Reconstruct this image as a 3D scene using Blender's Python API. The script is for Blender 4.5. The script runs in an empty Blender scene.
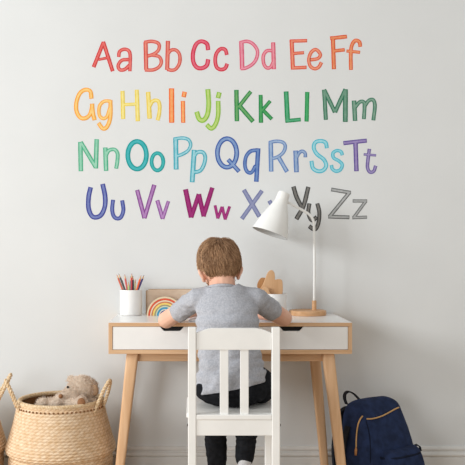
import bpy, bmesh, math, random
from mathutils import Vector, Matrix, noise
from mathutils.bvhtree import BVHTree
random.seed(7)
V = Vector
COL = bpy.context.scene.collection
PI = math.pi

# ------------------------------------------------------------------ camera geometry (metres)
F, X0, YH, D0, CX, CZ = 805.0, 192.0, 247.0, 3.3, -0.157, 1.059
WALL_Y = 0.45
def P(px, py, d):
    return V(((px - X0) * d / F + CX, d - D0, CZ - (py - YH) * d / F))

# ------------------------------------------------------------------ materials
def lin(c):
    c = c / 255.0
    return c / 12.92 if c <= 0.04045 else ((c + 0.055) / 1.055) ** 2.4
def rgb(c): return (lin(c[0]), lin(c[1]), lin(c[2]), 1.0)
def new_mat(name, rough=0.6, spec=0.3):
    m = bpy.data.materials.new(name); m.use_nodes = True
    b = m.node_tree.nodes['Principled BSDF']
    b.inputs['Roughness'].default_value = rough
    b.inputs['Specular IOR Level'].default_value = spec
    return m, m.node_tree, b
def N(nt, kind, **kw):
    n = nt.nodes.new(kind)
    for k, v in kw.items(): setattr(n, k, v)
    return n
def mat(name, c1, c2=None, scale=20.0, rough=0.6, spec=0.3, stretch=(1, 1, 1), bump=0.0, bscale=None, detail=4.0, metallic=0.0, lo=0.35, hi=0.65):
    """noise-mixed two colour material in object space, with an optional bump"""
    m, nt, b = new_mat(name, rough, spec)
    c2 = c2 or tuple(max(0, x * 0.94) for x in c1)
    tc = N(nt, 'ShaderNodeTexCoord'); mp = N(nt, 'ShaderNodeMapping')
    mp.inputs['Scale'].default_value = stretch
    nt.links.new(tc.outputs['Object'], mp.inputs['Vector'])
    nz = N(nt, 'ShaderNodeTexNoise'); nz.inputs['Scale'].default_value = scale; nz.inputs['Detail'].default_value = detail
    nt.links.new(mp.outputs['Vector'], nz.inputs['Vector'])
    r = N(nt, 'ShaderNodeValToRGB')
    r.color_ramp.elements[0].position = lo; r.color_ramp.elements[1].position = hi
    r.color_ramp.elements[0].color = rgb(c1); r.color_ramp.elements[1].color = rgb(c2)
    nt.links.new(nz.outputs['Fac'], r.inputs['Fac']); nt.links.new(r.outputs['Color'], b.inputs['Base Color'])
    b.inputs['Metallic'].default_value = metallic
    if bump:
        n2 = N(nt, 'ShaderNodeTexNoise'); n2.inputs['Scale'].default_value = bscale or scale * 4
        nt.links.new(mp.outputs['Vector'], n2.inputs['Vector'])
        bp = N(nt, 'ShaderNodeBump'); bp.inputs['Strength'].default_value = bump; bp.inputs['Distance'].default_value = 0.004
        nt.links.new(n2.outputs['Fac'], bp.inputs['Height']); nt.links.new(bp.outputs['Normal'], b.inputs['Normal'])
    return m
def wood(name, c1, c2, axis='x', scale=9.0, rough=0.5):
    st = {'x': (0.5, 9, 9), 'y': (9, 0.5, 9), 'z': (9, 9, 0.5)}[axis]
    return mat(name, c1, c2, scale=scale, stretch=st, rough=rough, spec=0.25, bump=0.05, bscale=scale * 2, detail=5)
def attr_mat(name, c1, c2, rough=0.6, spec=0.2):
    m, nt, b = new_mat(name, rough, spec)
    a = N(nt, 'ShaderNodeAttribute'); a.attribute_name = 'shade'
    r = N(nt, 'ShaderNodeValToRGB')
    r.color_ramp.elements[0].color = rgb(c1); r.color_ramp.elements[1].color = rgb(c2)
    nt.links.new(a.outputs['Fac'], r.inputs['Fac']); nt.links.new(r.outputs['Color'], b.inputs['Base Color'])
    return m

M = {}
M['wall'] = mat('wall_paint', (224, 226, 226), (221, 223, 223), scale=3, rough=0.9, spec=0.1, bump=0.04, bscale=160)
M['trim'] = mat('trim_paint', (226, 225, 222), (221, 220, 217), scale=6, rough=0.6)
M['floor'] = wood('floor_boards', (196, 172, 140), (170, 143, 110), 'x', 4)
M['oak_x'] = wood('oak_along', (222, 184, 146), (207, 165, 125), 'x')
M['oak_z'] = wood('oak_upright', (224, 186, 148), (209, 167, 127), 'z')
M['oak_leg'] = wood('oak_leg', (228, 189, 150), (213, 170, 129), 'z', 5)
M['white_top'] = mat('white_laminate', (244, 244, 243), (240, 240, 239), scale=8, rough=0.22, spec=0.5)
M['white_front'] = mat('white_lacquer', (243, 242, 240), (239, 238, 236), scale=8, rough=0.45)
M['black'] = mat('recess_shade', (14, 14, 15), (22, 22, 23), rough=0.7)
M['chair'] = mat('white_chair_paint', (240, 239, 236), (234, 233, 230), scale=10, rough=0.4)
M['screw'] = mat('screw_metal', (60, 60, 62), (80, 80, 82), rough=0.4, metallic=0.8)
M['ceramic'] = mat('white_ceramic', (236, 235, 233), (231, 230, 228), scale=12, rough=0.35)
M['lamp'] = mat('white_lamp_enamel', (240, 240, 237), (235, 235, 232), scale=10, rough=0.4)
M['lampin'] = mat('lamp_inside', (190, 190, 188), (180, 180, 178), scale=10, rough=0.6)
M['bulb'] = mat('bulb_glass', (235, 232, 225), (228, 225, 218), rough=0.2)
M['lampwood'] = wood('lamp_base_oak', (220, 176, 134), (204, 156, 112), 'x', 7)
M['ply'] = wood('beech_toy', (226, 184, 142), (212, 167, 124), 'z', 6)
M['ply_dark'] = wood('beech_toy_dark', (198, 148, 100), (180, 130, 84), 'z', 6)
M['box'] = mat('kraft_box', (216, 194, 172), (207, 183, 160), scale=30, rough=0.8, stretch=(1, 1, 3), bump=0.1, bscale=300)
M['boxside'] = mat('kraft_box_lid_edge', (190, 160, 132), (180, 150, 122), scale=30, rough=0.8)
M['paper'] = mat('paper_white', (240, 240, 240), (235, 236, 238), rough=0.8)
M['papercover'] = mat('paper_cover', (205, 210, 216), (196, 202, 210), rough=0.8)
M['skin'] = mat('skin', (234, 188, 164), (226, 172, 147), scale=14, rough=0.55, spec=0.3)
M['eye'] = mat('eye_white', (240, 238, 234), rough=0.2)
M['iris'] = mat('iris_dark', (60, 45, 35), rough=0.2)
M['lip'] = mat('lip', (205, 128, 116), (196, 118, 108), rough=0.5)
M['shirt'] = mat('heather_grey_jersey', (184, 185, 191), (164, 166, 173), scale=170, rough=0.9, spec=0.1, bump=0.15, bscale=500, detail=2)
M['trousers'] = mat('black_jersey', (24, 25, 28), (34, 35, 39), scale=60, rough=0.9, spec=0.1, bump=0.15, bscale=400)
M['sock'] = mat('pale_grey_sock', (206, 205, 206), (190, 189, 191), scale=150, rough=0.95, spec=0.1)
M['hairbase'] = mat('hair_base', (96, 70, 48), (118, 88, 62), scale=120, rough=0.7)
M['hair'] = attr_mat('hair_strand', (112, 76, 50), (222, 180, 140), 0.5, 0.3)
M['plush'] = attr_mat('plush_fur', (190, 166, 146), (244, 230, 216), 0.95, 0.05)
M['plush_base'] = mat('plush_base', (206, 188, 170), (194, 175, 156), scale=90, rough=0.95, spec=0.05)
M['plush_ear'] = mat('plush_ear', (190, 160, 132), (168, 138, 112), scale=120, rough=0.95, spec=0.05)
M['plush_pad'] = mat('plush_pad', (158, 116, 84), (140, 100, 72), scale=120, rough=0.9, spec=0.05)
M['bear_eye'] = mat('bear_eye', (40, 32, 28), rough=0.25)
M['navy'] = mat('navy_canvas', (30, 40, 66), (40, 53, 86), scale=30, rough=0.85, spec=0.15, bump=0.25, bscale=420)
M['navy_dark'] = mat('navy_dark_canvas', (17, 23, 40), (23, 31, 52), scale=30, rough=0.85, spec=0.15, bump=0.2, bscale=420)  # darker navy for the pocket flap lip and front seam
M['strap'] = mat('black_webbing', (18, 20, 27), (26, 28, 36), scale=60, rough=0.8)
M['brass'] = mat('brass_zip', (196, 152, 96), (214, 172, 116), scale=200, rough=0.45, metallic=0.35)
M['leather'] = mat('tan_leather_pull', (176, 122, 74), (160, 108, 64), scale=60, rough=0.6)

def straw(name, c1, c2, c3):
    """plaited seagrass: courses and slanted strands from UV (u counts strands, v counts courses)"""
    m, nt, b = new_mat(name, 0.85, 0.12)
    def math_(op, a, c=None):
        n = N(nt, 'ShaderNodeMath', operation=op)
        for i, x in enumerate((a, c)):
            if x is None: continue
            if isinstance(x, (int, float)): n.inputs[i].default_value = x
            else: nt.links.new(x, n.inputs[i])
        return n.outputs[0]
    tc = N(nt, 'ShaderNodeTexCoord'); sp_ = N(nt, 'ShaderNodeSeparateXYZ'); nt.links.new(tc.outputs['UV'], sp_.inputs[0])
    u, v = sp_.outputs['X'], sp_.outputs['Y']
    fv = math_('ABSOLUTE', math_('SUBTRACT', math_('FRACT', v), 0.5))            # 0 mid course, .5 at the seam
    fu = math_('ABSOLUTE', math_('SUBTRACT', math_('FRACT', math_('ADD', u, math_('MULTIPLY', v, 0.75))), 0.5))
    gap = math_('MAXIMUM', math_('POWER', math_('MULTIPLY', fv, 2.0), 4.0), math_('MULTIPLY', math_('POWER', math_('MULTIPLY', fu, 2.0), 3.0), 0.75))
    nz = N(nt, 'ShaderNodeTexNoise'); nz.inputs['Scale'].default_value = 55; nz.inputs['Detail'].default_value = 3
    nt.links.new(tc.outputs['Object'], nz.inputs['Vector'])
    r1 = N(nt, 'ShaderNodeValToRGB')
    r1.color_ramp.elements[0].position = .36; r1.color_ramp.elements[1].position = .64
    r1.color_ramp.elements[0].color = rgb(c1); r1.color_ramp.elements[1].color = rgb(c2)
    nt.links.new(nz.outputs['Fac'], r1.inputs['Fac'])
    mx = N(nt, 'ShaderNodeMixRGB', blend_type='MIX'); mx.inputs['Color2'].default_value = rgb(c3)
    nt.links.new(math_('MULTIPLY', gap, 0.6), mx.inputs['Fac'])
    nt.links.new(r1.outputs['Color'], mx.inputs['Color1']); nt.links.new(mx.outputs['Color'], b.inputs['Base Color'])
    return m
M['straw'] = straw('seagrass_weave', (240, 216, 186), (222, 190, 152), (164, 120, 80))
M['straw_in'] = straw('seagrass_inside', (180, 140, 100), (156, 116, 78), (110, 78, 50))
M['stitch'] = mat('seagrass_stitch_holes', (150, 106, 70), (126, 88, 56), scale=60, rough=0.9)
M['rope'] = mat('seagrass_rope', (232, 210, 178), (204, 172, 130), scale=120, rough=0.85)

# ------------------------------------------------------------------ object helpers
ORG = {}
def base_of(bm):
    xs = [v.co.x for v in bm.verts]; ys = [v.co.y for v in bm.verts]; zs = [v.co.z for v in bm.verts]
    return V(((min(xs) + max(xs)) / 2, (min(ys) + max(ys)) / 2, min(zs)))
def obj(name, bm, m, parent=None, smooth=False, normals=True):
    """link a bmesh given in world coordinates as ONE mesh object"""
    org = ORG[parent.name] if parent else base_of(bm)
    if normals: bmesh.ops.recalc_face_normals(bm, faces=bm.faces[:])
    bmesh.ops.translate(bm, verts=bm.verts[:], vec=-org)
    for f in bm.faces: f.smooth = smooth
    me = bpy.data.meshes.new(name); bm.to_mesh(me); bm.free()
    o = bpy.data.objects.new(name, me); COL.objects.link(o)
    for k in (m if isinstance(m, (list, tuple)) else [m]): me.materials.append(k)
    if parent: o.parent = parent
    else: o.location = org
    ORG[o.name] = org
    return o
def thing(name, label, cat, loc, group=None):
    o = bpy.data.objects.new(name, None); COL.objects.link(o); o.location = loc; o.empty_display_size = 0.05
    ORG[o.name] = V(loc); tag(o, label, cat, group); return o
def tag(o, label, cat, group=None):
    o['label'] = label; o['category'] = cat
    if group: o['group'] = group
    return o
def struct(name, bm, m, smooth=False):
    o = obj(name, bm, m, None, smooth); o['kind'] = 'structure'; return o

def box(bm, x0, x1, y0, y1, z0, z1, bev=0.0, seg=2):
    r = bmesh.ops.create_cube(bm, size=1.0); vs = r['verts']
    for v in vs: v.co = V((x0 if v.co.x < 0 else x1, y0 if v.co.y < 0 else y1, z0 if v.co.z < 0 else z1))
    if bev:
        es = list({e for v in vs for e in v.link_edges})
        bmesh.ops.bevel(bm, geom=es, offset=bev, segments=seg, profile=0.5, affect='EDGES')
    return bm
def bar(bm, p0, p1, w0, t0, w1=None, t1=None, bev=0.0):
    """tapered square bar, sections kept level"""
    w1 = w1 or w0; t1 = t1 or t0
    r = bmesh.ops.create_cube(bm, size=1.0); vs = r['verts']
    for v in vs:
        p, w, t = (p0, w0, t0) if v.co.z < 0 else (p1, w1, t1)
        v.co = V((p[0] + v.co.x * w, p[1] + v.co.y * t, p[2]))
    if bev:
        es = list({e for v in vs for e in v.link_edges})
        bmesh.ops.bevel(bm, geom=es, offset=bev, segments=3, profile=0.5, affect='EDGES')
    return bm
def catmull(pts, n=8, closed=False):
    pts = [V(p) for p in pts]; out = []; L = len(pts)
    rng = L if closed else L - 1
    for i in range(rng):
        p1, p2 = pts[i], pts[(i + 1) % L]
        p0 = pts[i - 1] if (i > 0 or closed) else p1 * 2 - p2
        p3 = pts[(i + 2) % L] if (i + 2 < L or closed) else p2 * 2 - p1
        for k in range(n):
            t = k / n
            out.append(0.5 * ((2 * p1) + (p2 - p0) * t + (2 * p0 - 5 * p1 + 4 * p2 - p3) * t * t + (3 * p1 - p0 - 3 * p2 + p3) * t ** 3))
    if not closed: out.append(pts[-1])
    return out
def tube(bm, pts, rad, seg=10, closed=False, flat=None):
    """tube through pts; rad a number or list; flat=(a,b) makes a strap section"""
    pts = [V(p) for p in pts]; L = len(pts); rings = []
    up = None
    for i, p in enumerate(pts):
        a = pts[(i - 1) % L] if (i > 0 or closed) else p
        b = pts[(i + 1) % L] if (i < L - 1 or closed) else p
        t = (b - a).normalized()
        if up is None:
            up = V((0, 0, 1)) if abs(t.z) < 0.9 else V((0, 1, 0))
        n = (up - t * up.dot(t)).normalized(); up = n; s = t.cross(n)
        r = rad[i] if isinstance(rad, (list, tuple)) else rad
        ra, rb = (r * flat[0], r * flat[1]) if flat else (r, r)
        rings.append([bm.verts.new(p + n * math.cos(2 * PI * k / seg) * ra + s * math.sin(2 * PI * k / seg) * rb) for k in range(seg)])
    for i in range(L if closed else L - 1):
        A, B = rings[i], rings[(i + 1) % L]
        for k in range(seg): bm.faces.new((A[k], A[(k + 1) % seg], B[(k + 1) % seg], B[k]))
    if not closed:
        bm.faces.new(rings[0][::-1]); bm.faces.new(rings[-1])
    return bm
def strap(bm, pts, nrm, w, t):
    """flat strap: width along cross(tangent, nrm)"""
    pts = [V(p) for p in pts]; L = len(pts); rings = []
    for i, p in enumerate(pts):
        tg = (pts[min(i + 1, L - 1)] - pts[max(i - 1, 0)]).normalized()
        s = V(nrm).normalized(); n = tg.cross(s).normalized()
        rings.append([bm.verts.new(p + s * a * w / 2 + n * b * t / 2) for a, b in ((-1, -1), (1, -1), (1, 1), (-1, 1))])
    for i in range(L - 1):
        for k in range(4): bm.faces.new((rings[i][k], rings[i][(k + 1) % 4], rings[i + 1][(k + 1) % 4], rings[i + 1][k]))
    bm.faces.new(rings[0][::-1]); bm.faces.new(rings[-1]); return bm
def lathe(bm, c, prof, seg=48, mtx=None):
    """revolve [(r, z)...] about the z axis through c (mtx turns it first)"""
    rings = []
    for r, z in prof:
        if r < 1e-6:
            q = V((0, 0, z)); q = (mtx @ q) if mtx else q
            rings.append([bm.verts.new(V(c) + q)])
        else:
            ring = []
            for k in range(seg):
                a = 2 * PI * k / seg; q = V((r * math.cos(a), r * math.sin(a), z)); q = (mtx @ q) if mtx else q
                ring.append(bm.verts.new(V(c) + q))
            rings.append(ring)
    for A, B in zip(rings, rings[1:]):
        for k in range(seg):
            j = (k + 1) % seg
            if len(A) == 1 and len(B) == 1: continue
            if len(A) == 1: bm.faces.new((A[0], B[j], B[k]))
            elif len(B) == 1: bm.faces.new((A[k], A[j], B[0]))
            else: bm.faces.new((A[k], A[j], B[j], B[k]))
    return bm
def prism(bm, outline, y0, y1, bev=0.0):
    """outline [(x, z)...] extruded from y0 to y1"""
    f = bm.faces.new([bm.verts.new((x, y0, z)) for x, z in outline])
    r = bmesh.ops.extrude_face_region(bm, geom=[f])
    vs = [g for g in r['geom'] if isinstance(g, bmesh.types.BMVert)]
    bmesh.ops.translate(bm, verts=vs, vec=(0, y1 - y0, 0))
    if bev:
        es = [e for e in bm.edges if e.is_valid and abs(e.verts[0].co.y - e.verts[1].co.y) < 1e-6]
        bmesh.ops.bevel(bm, geom=es, offset=bev, segments=2, profile=0.5, affect='EDGES')
    return bm
SPH = {}
def sphere_template(seg):
    if seg not in SPH:
        t = bmesh.new(); bmesh.ops.create_uvsphere(t, u_segments=seg, v_segments=max(8, seg // 2), radius=1.0)
        t.verts.index_update(); SPH[seg] = ([v.co.copy() for v in t.verts], [[v.index for v in f.verts] for f in t.faces]); t.free()
    return SPH[seg]
def ell(bm, c, r, rot=None, seg=20):
    r = (r, r, r) if isinstance(r, (int, float)) else r
    m = Matrix.Diagonal((r[0], r[1], r[2], 1))
    if rot is not None: m = rot.to_4x4() @ m
    m = Matrix.Translation(V(c)) @ m
    vs, fs = sphere_template(seg)
    nv = [bm.verts.new(m @ v) for v in vs]
    for f in fs: bm.faces.new([nv[i] for i in f])
    return bm
def limb(bm, pts, rads, step=0.35, seg=14):
    """tapering run along a joint chain: balls at the joints, cones between (later fused by the remesh)"""
    for (a, b), (ra, rb) in zip(zip(pts, pts[1:]), zip(rads, rads[1:])):
        a, b = V(a), V(b); tube(bm, [a, a.lerp(b, .5), b], [ra, (ra + rb) / 2, rb], seg)
        ell(bm, a, ra, None, seg)
    ell(bm, pts[-1], rads[-1], None, seg)
    return bm
def fuse(bm, voxel, smooth=6, fac=0.5):
    """one continuous skin over overlapping shapes"""
    me = bpy.data.meshes.new('tmp'); bm.to_mesh(me); bm.free()
    o = bpy.data.objects.new('tmp', me); COL.objects.link(o)
    r = o.modifiers.new('r', 'REMESH'); r.mode = 'VOXEL'; r.voxel_size = voxel
    if smooth:
        s = o.modifiers.new('s', 'SMOOTH'); s.factor = fac; s.iterations = smooth
    dg = bpy.context.evaluated_depsgraph_get(); dg.update()
    m2 = bpy.data.meshes.new_from_object(o.evaluated_get(dg))
    out = bmesh.new(); out.from_mesh(m2)
    bpy.data.objects.remove(o); bpy.data.meshes.remove(me); bpy.data.meshes.remove(m2)
    return out
def wrinkle(bm, fn):
    bm.normal_update()
    for v, q in [(v, v.normal * fn(v.co)) for v in bm.verts]: v.co += q
def cut(bm, co, no):
    bmesh.ops.bisect_plane(bm, geom=bm.verts[:] + bm.edges[:] + bm.faces[:], plane_co=V(co), plane_no=V(no), clear_outer=True)
def thicken(bm, t):
    bmesh.ops.recalc_face_normals(bm, faces=bm.faces[:])
    bmesh.ops.solidify(bm, geom=bm.faces[:], thickness=t)

# ================================================================== SETTING
bm = bmesh.new(); box(bm, -3.0, 3.0, WALL_Y, WALL_Y + 0.12, 0, 2.7); struct('wall_back', bm, M['wall'])
bm = bmesh.new(); box(bm, -3.0, 3.0, -4.0, WALL_Y + 0.12, -0.1, 0); struct('floor', bm, M['floor'])
prof = [(0, 0), (.014, 0), (.014, .079), (.011, .083), (.013, .087), (.019, .090), (.020, .096), (.017, .103), (.010, .106), (.007, .110),
        (.012, .114), (.013, .121), (.010, .128), (.004, .132), (0, .132)]
bm = bmesh.new()
A = [bm.verts.new((-3.0, WALL_Y - d, z)) for d, z in prof]; B = [bm.verts.new((3.0, WALL_Y - d, z)) for d, z in prof]
for i in range(len(prof)):
    j = (i + 1) % len(prof); bm.faces.new((A[i], A[j], B[j], B[i]))
bm.faces.new(A[::-1]); bm.faces.new(B)
struct('baseboard_back', bm, M['trim'])

# ================================================================== LETTERS (wall decals)
ZS = 5.8125
WD = WALL_Y + D0
def letter(name, label, dark, light, ox, oy, strokes, w):
    """strokes: list of (points, kind[, width]); points are on the wall plane"""
    def wp(u, v):
        q = P(ox + u / ZS, oy + v / ZS, WD); return V((q.x, 0, q.z))
    bm = bmesh.new(); k = WD / F / ZS
    lay = [0]
    def ribbon(pts, hw, y, mi, ext, loop=False):
        n = len(pts)
        pts = list(pts)
        d0 = (pts[0] - pts[1]).normalized(); d1 = (pts[-1] - pts[-2]).normalized()
        pts[0] = pts[0] + d0 * ext; pts[-1] = pts[-1] + d1 * ext
        L, R = [], []
        for i, p in enumerate(pts):
            t = ((pts[(i + 1) % n] - pts[i - 1]) if loop else (pts[min(i + 1, n - 1)] - pts[max(i - 1, 0)])).normalized(); s = V((-t.z, 0, t.x))
            wob = 1 + 0.07 * noise.noise(p * 40)
            L.append(bm.verts.new((p.x + s.x * hw * wob, y, p.z + s.z * hw * wob)))
            R.append(bm.verts.new((p.x - s.x * hw * wob, y, p.z - s.z * hw * wob)))
        for i in range(n if loop else n - 1):
            j = (i + 1) % n; f = bm.faces.new((L[i], L[j], R[j], R[i])); f.material_index = mi
    for li, (frac, mi) in enumerate(((1.0, 0), (0.50, 1))):
        for si, s in enumerate(strokes):
            pts, kind = s[0], s[1]; ww = s[2] if len(s) > 2 else w
            hw = ww * k * frac / 2
            y = WALL_Y - 0.0006 - 0.0006 * li - 0.00004 * si
            q = [wp(*p) for p in pts]
            if kind == 'l':
                a, b = q; q = [a.lerp(b, i / 8) for i in range(9)]
            elif kind == 'o': q = catmull(q, 10, True)
            else: q = catmull(q, 8)
            ext = 0 if kind == 'o' else (0.0 if li == 0 else -0.14 * ww * k)
            ribbon(q, hw, y, mi, ext, kind == 'o')
    for f in bm.faces:
        f.normal_update()
        if f.normal.y > 0: f.normal_flip()
    dm = mat(name + '_ink', dark, tuple(min(255, c + 16) for c in dark), scale=60, rough=0.8, spec=0.1)
    lm = mat(name + '_wash', light, tuple(int(a * .75 + b * .25) for a, b in zip(light, dark)), scale=45, rough=0.8, spec=0.1)
    o = obj(name, bm, [dm, lm], normals=False)
    tag(o, label, 'wall letter', 'alphabet wall letters')
def oval(cx, cy, rx, ry):
    return [(cx + rx * math.cos(2 * PI * i / 12), cy + ry * math.sin(2 * PI * i / 12)) for i in range(12)]
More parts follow.
